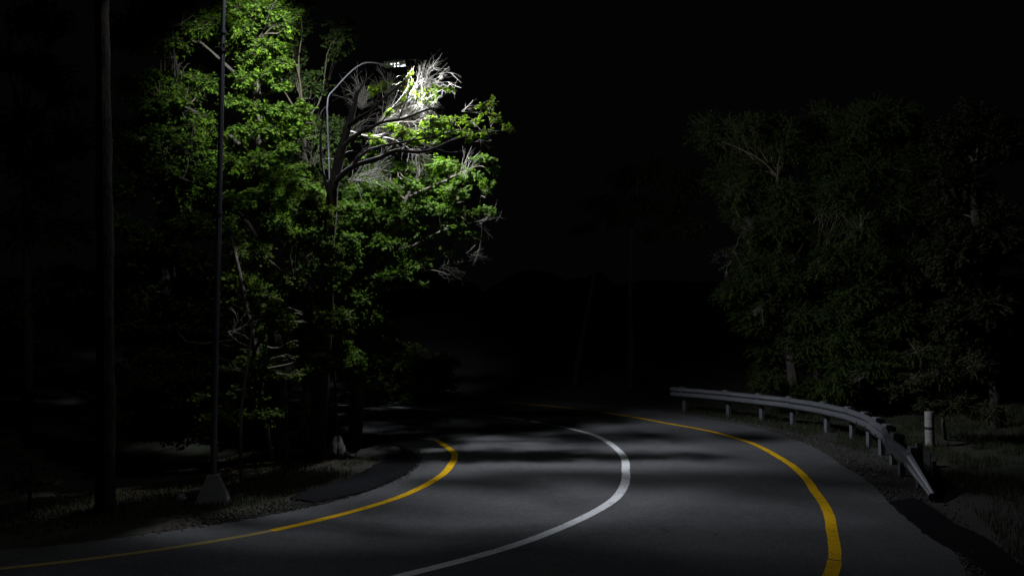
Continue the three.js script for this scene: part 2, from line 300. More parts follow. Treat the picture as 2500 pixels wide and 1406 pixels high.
function lampHead(m, p, tilt, mods) {                        // a flat luminaire on the post m, at p: housing, glowing modules and their light
  const head = new THREE.Group(); head.name = 'lamp_head'; head.position.set(p.x, p.y + 0.03, p.z); head.rotation.set(-0.2, 0, tilt); m.add(head);
  part('housing', mergeGeometries([box(0.46, 0.05, 0.24, 0, 0.035, 0, 0.02), box(0.3, 0.035, 0.15, 0.02, 0.072, 0, 0.015), box(0.14, 0.045, 0.07, -0.25, 0.03, 0, 0.015)]), M.housing, head);
  for (const [x, z] of [[-0.07, 0.05], [0, 0.05], [0.075, 0.05], [-0.015, -0.06], [0.06, -0.06]]) part('light_module', new THREE.SphereGeometry(0.016, 14, 8, 0, Math.PI * 2, Math.PI / 2, Math.PI / 2).translate(x, 0.008, z), M.led, head);
  for (const [x, z, cd, target, deg, pen] of mods) {
    const l = new THREE.SpotLight(LAMP.color, cd, 0, deg * D2R, pen, 2); l.name = 'lamp_light'; l.castShadow = true; l.shadow.radius = 6;
    l.position.set(p.x + x, p.y - 0.07, p.z + z); l.target.position.copy(target.clone().sub(m.position)); l.target.name = 'lamp_aim'; m.add(l); m.add(l.target);
  }
}
const headPos = at(964, 160, 17.35);
{
  const b = onGround(822, 1106), m = thing('street_lamp', 'lit street lamp with white lights above the dry twigs', 'street lamp', b.clone());
  concreteFoot(m, 0.46, 0.16, 0.4);
  const top = headPos.y - b.y - 0.02, hx = headPos.x - b.x, hz = headPos.z - b.z;
  const bend = at(798, 262, 17.5).sub(b);                                      // the pole leans a little to the left and bends over to the right at its top
  part('pole', new Tubes(V(0, 0, 0)).add([V(0, 0.34, 0), V(bend.x * 0.36, bend.y * 0.33, bend.z * 0.33), V(bend.x * 0.7, bend.y * 0.67, bend.z * 0.67), bend], 0.031, 0.0165, 14).geo(), M.darkSteel, m);
  part('arm', new Tubes(V(0, 0, 0)).add(curve([bend.clone().add(V(0, -0.01, 0)), bend.clone().add(V(0.03, 0.24, 0)), bend.clone().add(V(0.14, 0.38, 0)), V(hx - 0.7, top + 0.06, hz), V(hx - 0.2, top + 0.05, hz)], 24), 0.0165, 0.014, 10).geo(), M.housing, m);
  lampHead(m, V(hx, top, hz), 0.12, [[-0.07, 0.05, LAMP.road, V(headPos.x, 0, headPos.z), 42.3, 0.13], [0.075, 0.05, LAMP.right, V(5, 0, -17), 42, 0.6], [0.06, -0.06, LAMP.far, at(1950, 640, 24), 54, 0.75], [-0.015, -0.06, LAMP.wide, V(headPos.x + 1, 0, headPos.z), 80, 0.5]]);
}

// ---------------------------------------------------------------- trees
const leafGeo = (() => {                                    // a lobed leaf, one metre long before scaling, folded along its midrib
  const rim = [[0, 0], [0.16, 0.1], [0.42, 0.12], [0.27, 0.3], [0.5, 0.52], [0.24, 0.55], [0, 1]], p = [], idx = [];
  for (const s of [1, -1]) { const b = p.length / 3; rim.forEach(([x, y]) => p.push(s * x, y, -Math.abs(x) * 0.32 - y * y * 0.12)); p.push(0, 0.42, 0); for (let i = 0; i < rim.length - 1; i++) s > 0 ? idx.push(b + 7, b + i, b + i + 1) : idx.push(b + 7, b + i + 1, b + i); }
  return geometry(p, idx);
})();
const smallLeafGeo = (() => { const p = [], idx = []; for (const s of [1, -1]) { const b = p.length / 3; p.push(0, 0, 0, s * 0.2, 0.25, -0.06, s * 0.22, 0.6, -0.1, 0, 1, -0.14, 0, 0.5, 0); for (let i = 0; i < 3; i++) s > 0 ? idx.push(b + 4, b + i, b + i + 1) : idx.push(b + 4, b + i + 1, b + i); } return geometry(p, idx); })();
const mat4 = new THREE.Matrix4();
class Leaves {
  constructor(o, size, tint, vary) { Object.assign(this, { o, size, tint, vary, m: [], c: [] }); }
  put(pos, out) {
    const y = out.clone().add(V(gauss(), gauss() - 0.35, gauss()).multiplyScalar(0.75)).normalize(), n = V(gauss() * 0.6, 1, gauss() * 0.6), x = y.clone().cross(n).normalize(), z = x.clone().cross(y), s = this.size * rr(0.6, 1.25);
    mat4.makeBasis(x.multiplyScalar(s), y.multiplyScalar(s), z.multiplyScalar(s)).setPosition(pos.x - this.o.x, pos.y - this.o.y, pos.z - this.o.z); this.m.push(mat4.clone());
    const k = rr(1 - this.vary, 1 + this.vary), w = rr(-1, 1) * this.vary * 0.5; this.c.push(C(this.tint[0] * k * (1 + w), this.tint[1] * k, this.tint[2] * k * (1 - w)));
  }
  build(name, parent, geo = leafGeo) {
    if (!this.m.length) return;
    const im = new THREE.InstancedMesh(geo, leafMat, this.m.length); im.name = name; im.userData.kind = 'stuff'; im.castShadow = im.receiveShadow = true;
    this.m.forEach((m, i) => { im.setMatrixAt(i, m); im.setColorAt(i, this.c[i]); }); im.instanceColor.needsUpdate = true; parent.add(im); return im;
  }
}
const inBall = () => { let v; do v = V(rr(-1, 1), rr(-1, 1), rr(-1, 1)); while (v.lengthSq() > 1); return v; };
function bent(a, b, sag, n = 5) { const d = a.distanceTo(b), k = V(gauss(), gauss(), gauss()).multiplyScalar(d * 0.12), m1 = a.clone().lerp(b, 0.35).add(k).add(V(0, sag * d, 0)), m2 = a.clone().lerp(b, 0.7).addScaledVector(k, -0.4).add(V(0, sag * d * 0.6, 0)); return curve([a, m1, m2, b], n); }
function tree(name, label, o) {
  const base = o.trunk[0].clone(), T = thing(name, label, o.category ?? 'tree', base, o.group), bark = o.bark ?? M.bark, size = o.leaf ?? 0.085;
  const trunkPts = curve(o.trunk, 22), [t0, t1] = o.radius; const foot = trunkPts[0].clone(); foot.y -= 0.25;
  const skel = trunkPts.map((p, i) => [p, lerp(t0, t1, i / 22)]);
  if (!o.noTrunk) part('trunk', new Tubes(base).add([foot, ...trunkPts], t0 * 1.12, t1, 12, 0.22).geo(), bark, T);
  for (const [pts, r0, r1] of o.limbs ?? []) { const c = curve(pts, 18); part('limb', new Tubes(base).add(c, r0, r1, 8, 0.25).geo(), bark, T); c.forEach((p, i) => skel.push([p, lerp(r0, r1, i / 18)])); }
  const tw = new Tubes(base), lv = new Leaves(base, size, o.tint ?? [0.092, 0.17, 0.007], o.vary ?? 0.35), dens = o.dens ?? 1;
  const fill = []; for (const [x0, x1, y0, y1, d0, d1, n, r, k] of o.fill ?? []) for (let i = 0; i < n; i++) fill.push([rr(x0, x1), rr(y0, y1), rr(d0, d1), r * rr(0.8, 1.2), r * rr(0.5, 0.8), k]);
  for (const [px, py, d, rx, ry, k = 1] of [...o.clumps, ...fill]) {
    const c = at(px, py, d), s = d / FOCAL, R = V(rx * s, ry * s, Math.min(rx, 1.3 * ry + 10) * s * 0.9 * (o.flat ?? 1));
    let best = skel[0], bd = 1e9;
    for (const q of skel) { const dy = q[0].y - c.y, w = q[0].distanceTo(c) + Math.max(0, dy) * 1.2; if (w < bd) { bd = w; best = q; } }
    const br = bent(best[0], c, 0.06, 8), rb = Math.min(best[1] * 0.6, 0.012 + 0.012 * Math.sqrt(bd)) * (o.stem ?? 1);
    tw.add(br, rb, Math.min(rb, 0.007), 5, 0.2);
    const n = Math.round(dens * k * (8 + 190 * R.x * R.y + 50 * R.x));
    for (let i = 0; i < n; i++) {
      const v = inBall(), e = c.clone().add(v.clone().multiply(R)), f = br[Math.max(0, 8 - Math.floor(rnd() * rnd() * 7))], st = f.clone().lerp(c, rr(0, 0.6)).add(inBall().multiply(R).multiplyScalar(0.35)), pts = bent(st, e, 0.1, 4);
      tw.add(pts, 0.0055, 0.0025, 3);
      const L = st.distanceTo(e), out = e.clone().sub(st).normalize().lerp(v.normalize(), 0.4), nl = Math.max(4, Math.round(L / (size * 0.42)));
      for (let q = 0; q < nl; q++) { const t = 0.25 + 0.75 * (q + rnd()) / nl, u = Math.min(3.999, t * 4), p = pts[Math.floor(u)].clone().lerp(pts[Math.floor(u) + 1], u % 1).add(inBall().multiplyScalar(size * 0.5)); lv.put(p, out); }
    }
  }
  if (!tw.empty) { const t = part('twigs', tw.geo(), o.twigMat ?? M.twig, T); t.userData.kind = 'stuff'; }
  lv.build('crown', T, o.small ? smallLeafGeo : leafGeo);
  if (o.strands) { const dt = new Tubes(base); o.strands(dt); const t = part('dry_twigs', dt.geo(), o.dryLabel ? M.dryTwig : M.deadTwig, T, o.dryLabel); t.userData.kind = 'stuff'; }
  return T;
}
// wandering dry twigs: n strands from a point, heading ang (degrees in the picture), with side shoots
function strands(t, px, py, d, n, len, ang, spread, curl, rad = 0.008, depth = 0.5, droop = 0) {
  for (let i = 0; i < n; i++) {
    const a = (ang + gauss() * spread) * D2R, o = at(px + gauss() * 9, py + gauss() * 7, d + (t.back ?? 0) + gauss() * depth * 0.5), L = len * rr(0.45, 1.15), k = 9, cu = V(gauss(), gauss(), gauss()).multiplyScalar(curl);
    const walk = (p, dir, L, k, r) => { const pts = [p.clone()]; for (let j = 0; j < k; j++) { dir.add(cu.clone().multiplyScalar(1 / k)).add(V(gauss(), gauss(), gauss()).multiplyScalar(0.16)).add(V(0, -droop / k, 0)).normalize(); p = p.clone().addScaledVector(dir, L / k); pts.push(p); } t.add(pts, r, r * 0.4, 3); return pts; };
    const dir = V(Math.cos(a), Math.sin(a), gauss() * depth).normalize(), pts = walk(o, dir.clone(), L, k, rad * rr(0.6, 1.2));
    for (let q = 0; q < 4; q++) { const j = 2 + Math.floor(rnd() * 7), dd = pts[j].clone().sub(pts[j - 1]).normalize().add(V(gauss(), gauss(), gauss()).multiplyScalar(0.75)).normalize(); walk(pts[j], dd, L * rr(0.2, 0.5), 5, rad * 0.5); }
  }
}
const ats = (d, ...p) => p.map(([x, y, dd = d]) => at(x, y, dd));

tree('leafy_tree', 'tall lobed leaf tree lit bright green from the right, behind the tall steel pole', {
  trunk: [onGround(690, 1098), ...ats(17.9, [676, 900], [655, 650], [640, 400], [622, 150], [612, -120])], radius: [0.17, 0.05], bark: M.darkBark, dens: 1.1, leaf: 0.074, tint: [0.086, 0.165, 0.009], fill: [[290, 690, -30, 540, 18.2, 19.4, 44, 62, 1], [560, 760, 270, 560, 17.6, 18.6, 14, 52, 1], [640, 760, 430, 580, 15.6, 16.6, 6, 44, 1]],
  limbs: [[ats(17.9, [655, 640], [600, 540, 17.8], [520, 470, 17.6], [430, 430, 17.5]), 0.06, 0.02], [ats(17.9, [642, 420], [560, 330, 17.8], [470, 270, 17.6], [390, 240, 17.5]), 0.055, 0.018], [ats(17.9, [645, 480], [700, 400, 18.1], [740, 330, 18.2]), 0.045, 0.014], [ats(17.9, [628, 230], [520, 130, 17.7], [440, 60, 17.6]), 0.04, 0.015], [ats(17.9, [650, 600], [710, 530, 18.1], [770, 480, 18.3]), 0.045, 0.014]],
  clumps: [[640, 20, 17.2, 55, 40, 1.3], [600, 70, 17.3, 45, 35], [575, 15, 17.4, 40, 30], [690, 40, 17.1, 22, 16], [700, 62, 17.0, 12, 18, .6], [650, 118, 17.2, 55, 28, 1.3], [694, 155, 17.0, 28, 22, 1.2], [610, 150, 17.4, 40, 30], [600, 195, 17.3, 60, 28], [660, 185, 17.3, 45, 22], [690, 212, 17.1, 28, 13, 1.2], [570, 252, 17.3, 45, 24, 1.2], [625, 268, 17.3, 55, 26, 1.3], [690, 268, 17.1, 45, 22, 1.2], [738, 250, 17.1, 16, 10], [720, 290, 17.2, 34, 16], [655, 318, 17.3, 55, 24], [735, 318, 17.3, 38, 14, 1.1], [590, 320, 17.3, 50, 24], [700, 362, 17.4, 48, 22], [640, 390, 17.4, 50, 28], [725, 410, 17.5, 42, 22], [560, 400, 17.4, 50, 30], [765, 465, 17.7, 40, 20, 1.2], [700, 470, 17.5, 50, 28], [640, 470, 17.5, 46, 24], [800, 490, 17.8, 24, 12], [745, 520, 17.6, 48, 26], [660, 545, 17.5, 50, 26], [575, 490, 17.4, 46, 28],
    [372, 190, 17.6, 40, 22], [350, 258, 17.7, 55, 26], [425, 240, 17.5, 50, 26], [470, 190, 17.5, 40, 24], [300, 210, 17.9, 40, 40], [430, 110, 17.6, 44, 26], [350, 110, 17.9, 40, 30], [390, 330, 17.6, 75, 30], [470, 350, 17.4, 50, 30], [310, 360, 17.9, 50, 40], [400, 410, 17.6, 75, 32], [500, 430, 17.3, 44, 26], [310, 460, 17.9, 50, 40], [480, 70, 17.5, 40, 30], [500, 290, 17.4, 40, 26]],
  strands: t => { strands(t, 430, 190, 17.2, 5, 0.9, 80, 22, 0.5, 0.011, 0.3); strands(t, 480, 300, 17.2, 6, 0.7, 200, 50, 0.6, 0.007, 0.3); strands(t, 650, 60, 17.2, 5, 0.5, 30, 30, 0.5, 0.007, 0.3); strands(t, 600, 330, 17.3, 8, 0.8, 20, 60, 0.6, 0.006, 0.4); strands(t, 740, 420, 18.3, 6, 0.7, 250, 60, 0.8, 0.006, 0.4); },
});
tree('forked_tree', 'dark forked tree with long limbs reaching right under the street lamp', {
  trunk: [onGround(772, 1124), ...ats(16.2, [782, 950, 16.5], [795, 720, 16.3], [803, 560, 16], [816, 440, 15.95], [846, 318, 15.95], [862, 268, 15.95], [872, 222, 15.95])], radius: [0.17, 0.035], bark: M.darkBark, leaf: 0.068, flat: 0.35, stem: 0.35, tint: [0.115, 0.19, 0.01],
  limbs: [[ats(15.8, [902, 274], [925, 232], [952, 196]), 0.018, 0.005], [ats(15.8, [930, 300], [955, 268], [985, 250], [1010, 232]), 0.016, 0.005], [ats(15.8, [922, 387], [955, 350], [990, 320], [1020, 302]), 0.018, 0.005], [ats(15.8, [878, 330], [905, 340], [938, 332], [975, 318], [1012, 306]), 0.018, 0.005], [ats(15.8, [971, 367], [1000, 345], [1040, 318], [1082, 296]), 0.016, 0.005], [ats(15.8, [858, 300], [850, 262], [838, 226], [832, 204]), 0.016, 0.005], [ats(15.8, [842, 420], [880, 372], [905, 352]), 0.014, 0.005], [ats(16, [1061, 362], [1100, 372], [1140, 366]), 0.012, 0.004], [ats(15.8, [850, 308], [878, 286, 15.55], [902, 272, 15.45], [930, 246, 15.45], [958, 222, 15.45], [990, 200, 15.45]), 0.045, 0.01], [ats(15.75, [838, 356], [868, 330], [900, 315], [930, 299], [984, 290, 15.75], [1041, 268, 15.85], [1085, 262, 15.95]), 0.045, 0.01], [ats(15.75, [814, 448], [842, 420], [871, 402], [922, 387], [965, 367], [1021, 371, 15.75], [1061, 362, 15.85], [1104, 342, 15.95], [1150, 330, 16.05]), 0.06, 0.011], [ats(15.75, [858, 406], [890, 372], [930, 357], [984, 347], [1061, 333, 15.95], [1120, 318, 16.05], [1185, 320, 16.25], [1250, 318, 16.25]), 0.03, 0.007], [ats(15.8, [866, 252], [876, 222], [892, 198], [912, 178]), 0.026, 0.008], [ats(16.6, [972, 292], [984, 262], [998, 225], [1002, 185]), 0.02, 0.007], [ats(15.75, [800, 470], [785, 400], [782, 330], [795, 262]), 0.035, 0.01]],
  clumps: [[1040, 334, 16.95, 50, 12, 1.1], [992, 232, 18.35, 18, 20, 0.8], [1028, 236, 18.35, 24, 13, 0.8], [1064, 232, 18.35, 13, 24, 0.8], [985, 258, 18.35, 14, 14, 0.8], [1036, 258, 18.35, 16, 12, 0.8], [1100, 216, 16.71, 18, 13, 0.42], [1094, 296, 16.80, 42, 22, 0.42], [1060, 300, 16.90, 42, 18], [1145, 300, 17.09, 44, 22, 0.42], [1185, 262, 16.72, 28, 22, 0.42], [1212, 290, 16.76, 22, 18, 0.42], [1238, 308, 16.82, 18, 10, 0.42], [1252, 318, 16.50, 12, 5, 0.42], [1195, 322, 16.76, 32, 10, 0.42], [1140, 332, 16.85, 40, 14, 0.42], [1100, 322, 16.98, 36, 14, 0.42], [990, 330, 16.81, 32, 16], [1012, 346, 16.73, 26, 11], [922, 346, 16.9, 26, 12], [912, 380, 16.9, 22, 12], [948, 274, 16.68, 12, 10], [904, 226, 18.35, 12, 14, 0.8], [935, 216, 18.35, 9, 7, 0.8], [992, 192, 18.35, 10, 9, 0.8], [1060, 350, 16.76, 30, 10], [960, 312, 17.30, 20, 10], [1205, 250, 16.43, 12, 18, 0.42]],
  dryLabel: 'tangle of pale leafless twigs glaring under the lamp',
  strands: t => {
    t.back = 1.35;
    for (const [c, r] of [[ats(19, [846, 318, 16.7], [900, 332, 17.5], [955, 316, 18.5], [1000, 262], [1020, 216], [1052, 190, 19.1], [1092, 154, 19.2]), 0.015], [ats(18.3, [900, 332, 17.2], [960, 340, 17.7], [1010, 372], [1040, 400]), 0.012], [ats(18.2, [955, 316, 17.8], [1030, 250], [1100, 205]), 0.012]]) t.add(curve(c, 20), r, 0.006, 6, 0.2);
    strands(t, 1005, 228, 17.1, 10, 0.95, 42, 18, 0.35, 0.009, 0.35); strands(t, 1030, 222, 17.1, 14, 0.6, 55, 40, 0.8, 0.008, 0.4);
    t.back = 1.15;
    for (let q = 0; q < 46; q++) strands(t, 985 + gauss() * 62, 285 + gauss() * 62, 17.2 + rr(-0.1, 0.5), 3, rr(0.35, 0.85), rr(0, 360), 40, 1.1, 0.0045, 0.35, rr(-0.2, 0.5));
    strands(t, 930, 300, 17.0, 40, 0.95, 32, 24, 0.6, 0.007, 0.4); strands(t, 980, 275, 17.1, 46, 0.75, 10, 70, 1.4, 0.006, 0.4); strands(t, 1030, 262, 17.1, 40, 0.5, 0, 120, 1.6, 0.006, 0.4);
    strands(t, 1010, 365, 17.0, 20, 0.6, -45, 48, 0.7, 0.007, 0.3, 0.6); strands(t, 920, 310, 17, 20, 0.8, -50, 40, 0.9, 0.006, 0.4, 0.4); strands(t, 1000, 330, 17, 16, 0.55, -20, 60, 1.2, 0.006, 0.4);
    t.back = 2.2; strands(t, 880, 260, 17.1, 44, 0.7, 80, 60, 1.1, 0.006, 0.5); strands(t, 950, 225, 17.2, 36, 0.55, 80, 55, 1.1, 0.006, 0.5); t.back = 1.4; strands(t, 1040, 195, 17.2, 22, 0.6, 65, 75, 1.2, 0.006, 0.5);
    t.back = 1.8; strands(t, 860, 330, 17.4, 14, 0.8, 50, 60, 0.9, 0.005, 0.4); strands(t, 770, 330, 18.2, 7, 0.9, 88, 14, 0.4, 0.005, 0.3);
    t.back = -0.15; strands(t, 1130, 270, 17.1, 6, 0.5, 40, 40, 0.9, 0.004, 0.2); strands(t, 1160, 345, 17.1, 5, 0.5, 10, 60, 0.9, 0.004, 0.2); t.back = 0.9; strands(t, 860, 440, 17, 26, 0.8, 20, 60, 1, 0.005, 0.5); strands(t, 760, 400, 16.8, 18, 0.7, 100, 60, 0.8, 0.005, 0.4);
  },
});
tree('bushy_tree', 'dense bushy tree with small leaves hanging low over the road edge below the lamp', {
  trunk: [onGround(866, 1098), ...ats(18.2, [872, 960], [890, 800], [930, 640, 18.3], [985, 500, 18.4], [1040, 400, 18.4])], radius: [0.16, 0.03], leaf: 0.06, tint: [0.072, 0.145, 0.008], dens: 1.05, fill: [[785, 862, 470, 900, 17, 17.4, 16, 36, 1], [800, 1060, 460, 700, 18.2, 18.9, 22, 52, 1], [790, 960, 640, 930, 17.9, 18.8, 20, 48, 1], [860, 1180, 400, 560, 18.6, 19.3, 16, 50, .9]],
  limbs: [[ats(18.3, [900, 740], [850, 660], [810, 600]), 0.06, 0.02], [ats(18.3, [940, 620], [1010, 600], [1090, 560, 18.2], [1170, 540, 18.2]), 0.06, 0.016], [ats(18.3, [920, 680], [980, 680], [1050, 660], [1100, 672]), 0.045, 0.009], [ats(18.4, [1000, 480], [1090, 440], [1170, 400]), 0.045, 0.012], [ats(18.2, [1160, 640], [1172, 600], [1176, 560], [1170, 530]), 0.02, 0.008]],
  clumps: [[1080, 405, 18, 45, 30, .9], [1180, 388, 18, 36, 14], [1206, 415, 18, 18, 14], [1150, 430, 18.1, 50, 26, .9], [1190, 455, 17.3, 26, 26, .8], [1110, 465, 17.3, 50, 28, .9], [1005, 455, 17.3, 34, 28], [945, 460, 18.1, 42, 26], [1040, 505, 17.3, 56, 24, 1.3], [1095, 515, 17.3, 40, 22, 1.2], [1180, 512, 17.3, 28, 14], [1205, 520, 17.3, 16, 14, .8], [1030, 572, 17.3, 56, 30, 1.3], [975, 535, 17.3, 56, 32, 1.1], [1105, 560, 17.3, 46, 24], [900, 520, 18.1, 60, 40], [940, 600, 18.1, 66, 36], [1020, 622, 17.3, 50, 22, 1.1], [990, 655, 18.1, 46, 28], [880, 640, 18.2, 56, 46], [955, 694, 18.1, 38, 20], [1090, 620, 17.3, 50, 34, .35], [850, 700, 18.2, 56, 46], [1035, 695, 18.1, 22, 9, .6], [820, 770, 18, 56, 46], [900, 770, 18.2, 46, 36, .9], [930, 830, 18.3, 36, 30, .8], [860, 850, 18.2, 50, 40, .8], [850, 560, 18.2, 50, 44], [1150, 580, 17.3, 40, 30, .35]],
  strands: t => { strands(t, 1165, 540, 17.9, 9, 0.55, 0, 45, 0.9, 0.0035, 0.3); strands(t, 1080, 650, 17.9, 9, 0.6, -10, 35, 0.7, 0.0035, 0.3); strands(t, 1080, 662, 17.9, 2, 0.3, -38, 6, 0.2, 0.01, 0.1); strands(t, 1150, 620, 18, 10, 0.5, 10, 60, 0.8, 0.0035, 0.3); strands(t, 1130, 430, 17.9, 8, 0.6, 75, 25, 0.5, 0.0035, 0.3); strands(t, 900, 430, 18, 24, 0.7, 40, 70, 1, 0.005, 0.4); },
});
tree('shaded_tree', 'dim tree of low drooping foliage behind the foot of the tall steel pole', {
  trunk: [onGround(655, 1125), ...ats(16.6, [640, 1000], [622, 850], [590, 700], [560, 560])], radius: [0.1, 0.03], leaf: 0.085, tint: [0.075, 0.12, 0.009], dens: 1, fill: [[280, 700, 520, 900, 16.8, 17.8, 34, 56, 1], [660, 800, 450, 700, 14.9, 15.7, 6, 40, .9], [755, 845, 480, 920, 15.3, 15.8, 13, 36, .9], [480, 760, 880, 1060, 16, 17, 14, 50, .9], [270, 600, 900, 1080, 16.6, 17.6, 14, 56, .9]],
  limbs: [[ats(16.6, [600, 740], [510, 650], [420, 600]), 0.04, 0.012], [ats(16.6, [622, 850, 16.6], [680, 760, 16.2], [720, 690, 15.9]), 0.04, 0.012]],
  clumps: [[470, 550, 16.6, 75, 36], [390, 605, 16.6, 85, 36], [545, 570, 16.7, 55, 36], [630, 620, 15.6, 55, 36], [690, 690, 15.9, 52, 36], [650, 745, 15.7, 50, 30], [740, 590, 16.3, 54, 30], [555, 690, 16.7, 55, 36], [480, 640, 16.6, 50, 34], [300, 560, 16.7, 60, 40], [700, 790, 15.8, 40, 30, .8], [580, 800, 16.8, 50, 34, .8], [330, 650, 16.7, 60, 30, .8], [640, 900, 15.6, 40, 40, .7]],
  strands: t => { strands(t, 420, 655, 14.4, 1, 0.36, 276, 3, 0.25, 0.013, 0.1); strands(t, 351, 716, 14.4, 1, 0.55, 270, 3, 0.3, 0.011, 0.1); strands(t, 459, 665, 14.6, 1, 0.2, 270, 3, 0.2, 0.008, 0.1); strands(t, 276, 500, 14.6, 1, 0.25, 275, 3, 0.2, 0.009, 0.1); strands(t, 560, 810, 14.7, 10, 0.5, 20, 60, 0.8, 0.006, 0.4); },
});
tree('sapling', 'slim pale sapling stem between the two concrete pole feet', {
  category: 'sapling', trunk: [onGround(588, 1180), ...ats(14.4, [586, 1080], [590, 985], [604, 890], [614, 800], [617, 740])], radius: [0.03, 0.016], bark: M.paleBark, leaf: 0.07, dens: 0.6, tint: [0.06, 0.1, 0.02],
  clumps: [[560, 900, 14.4, 26, 20, .7], [640, 830, 14.4, 30, 24, .7], [617, 745, 14.4, 28, 22]],
});
tree('roadside_tree', 'tall straight black trunk at the far left verge before the dark wood', {
  trunk: [onGround(256, 1254), ...ats(12.3, [256, 1000], [255, 700], [252, 350], [248, 0], [246, -250])], radius: [0.13, 0.09], bark: M.darkBark, leaf: 0.09, tint: [0.05, 0.09, 0.018],
  clumps: [[200, -130, 12.5, 120, 60], [330, -160, 12.4, 120, 60], [120, -60, 12.6, 90, 50]],
});
{ // slim posts by the black trunk
  [[247, 1243, 'left one of two slim grey posts at the foot of the black trunk'], [281, 1238, 'right one of two slim grey posts at the foot of the black trunk']].forEach(([x, y, label]) => { const b = onGround(x, y), p = thing('slim_post', label, 'post', b); part('shaft', new THREE.CylinderGeometry(0.022, 0.026, 1.7, 10).translate(0, 0.72, 0.14), M.wood, p); part('cap', new THREE.SphereGeometry(0.026, 10, 6).scale(1, 0.5, 1).translate(0, 1.57, 0.14), M.wood, p); });
}
const woods = [
  ['dark_tree', 'almost black tree filling the left edge of the picture', [60, 1065], 19.6, [[90, 420, 80, 70], [30, 560, 90, 80], [150, 560, 80, 60], [180, 330, 60, 70], [60, 300, 80, 60], [120, 700, 90, 60], [20, 760, 80, 60], [190, 690, 50, 60]], 0.09],
  ['dark_tree', 'dim tree rising between the black trunk and the bright tree', [400, 1062], 20.2, [[330, 60, 70, 50], [260, 340, 70, 70], [450, 480, 80, 50], [420, 20, 70, 40], [520, 160, 60, 60], [300, 760, 80, 50], [420, 800, 80, 50], [500, 900, 70, 50], [390, 930, 70, 50]], 0.09],
  ['dark_tree', 'shaded tree behind the middle of the left wood, above the second pole', [745, 1072], 20, [[760, 640, 70, 50], [700, 850, 70, 50], [780, 900, 60, 50], [640, 960, 60, 50], [790, 560, 60, 50], [840, 470, 60, 40], [560, 960, 60, 50], [780, 1000, 50, 40]], 0.08],
];
for (const [n, label, [bx, by], d, cl, leaf] of woods) { const b = onGround(bx, by); tree(n, label, { trunk: [b, ...ats(d, [bx + 6, 900], [bx + 2, 600], [bx - 4, 300])], radius: [0.15, 0.04], bark: M.darkBark, leaf, dens: 0.45, tint: [0.055, 0.1, 0.016], fill: [[bx - 110, bx + 110, -20, 900, d - 0.3, d + 0.9, 26, 70, 1]], clumps: cl.map(([x, y, rx, ry]) => [x, y, d + gauss() * 0.4, rx, ry]) }); }

// right of the road
tree('spreading_tree', 'broad dim tree spreading behind the guard rail, left of its two trunks', {
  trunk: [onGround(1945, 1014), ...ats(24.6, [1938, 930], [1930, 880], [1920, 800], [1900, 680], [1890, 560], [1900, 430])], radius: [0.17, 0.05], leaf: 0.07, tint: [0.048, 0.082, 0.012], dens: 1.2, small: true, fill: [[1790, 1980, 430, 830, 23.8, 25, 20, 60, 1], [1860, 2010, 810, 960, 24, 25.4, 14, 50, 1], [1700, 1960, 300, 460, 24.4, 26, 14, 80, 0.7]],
  limbs: [[ats(24.4, [1915, 760], [1860, 690, 24], [1810, 650, 23.8]), 0.06, 0.02], [ats(24.3, [1905, 690], [1960, 600, 24], [2000, 520, 24]), 0.06, 0.02]],
  clumps: [[1905, 560, 23.6, 75, 55], [1850, 690, 23.4, 42, 32, 1.2], [1835, 640, 23.5, 36, 30], [1870, 745, 23.5, 40, 28, 1.1], [1900, 640, 23.5, 60, 40], [1955, 770, 23.5, 60, 50], [1930, 690, 23.4, 60, 40], [1930, 480, 23.8, 70, 50], [1840, 560, 23.8, 50, 40], [1980, 850, 23.6, 56, 44], [1790, 610, 23.8, 26, 18, .5], [1920, 840, 23.7, 36, 30, .8], [1800, 470, 24.2, 70, 50, .6]],
  strands: t => { strands(t, 1800, 632, 23.3, 5, 0.85, 172, 12, 0.5, 0.009, 0.2, -0.2); strands(t, 1790, 640, 23.3, 3, 0.8, 200, 10, -0.6, 0.009, 0.2); strands(t, 1840, 560, 23.5, 10, 0.8, 170, 30, 0.6, 0.006, 0.3); strands(t, 1860, 750, 23.3, 8, 0.4, 230, 30, 0.6, 0.007, 0.2); },
});
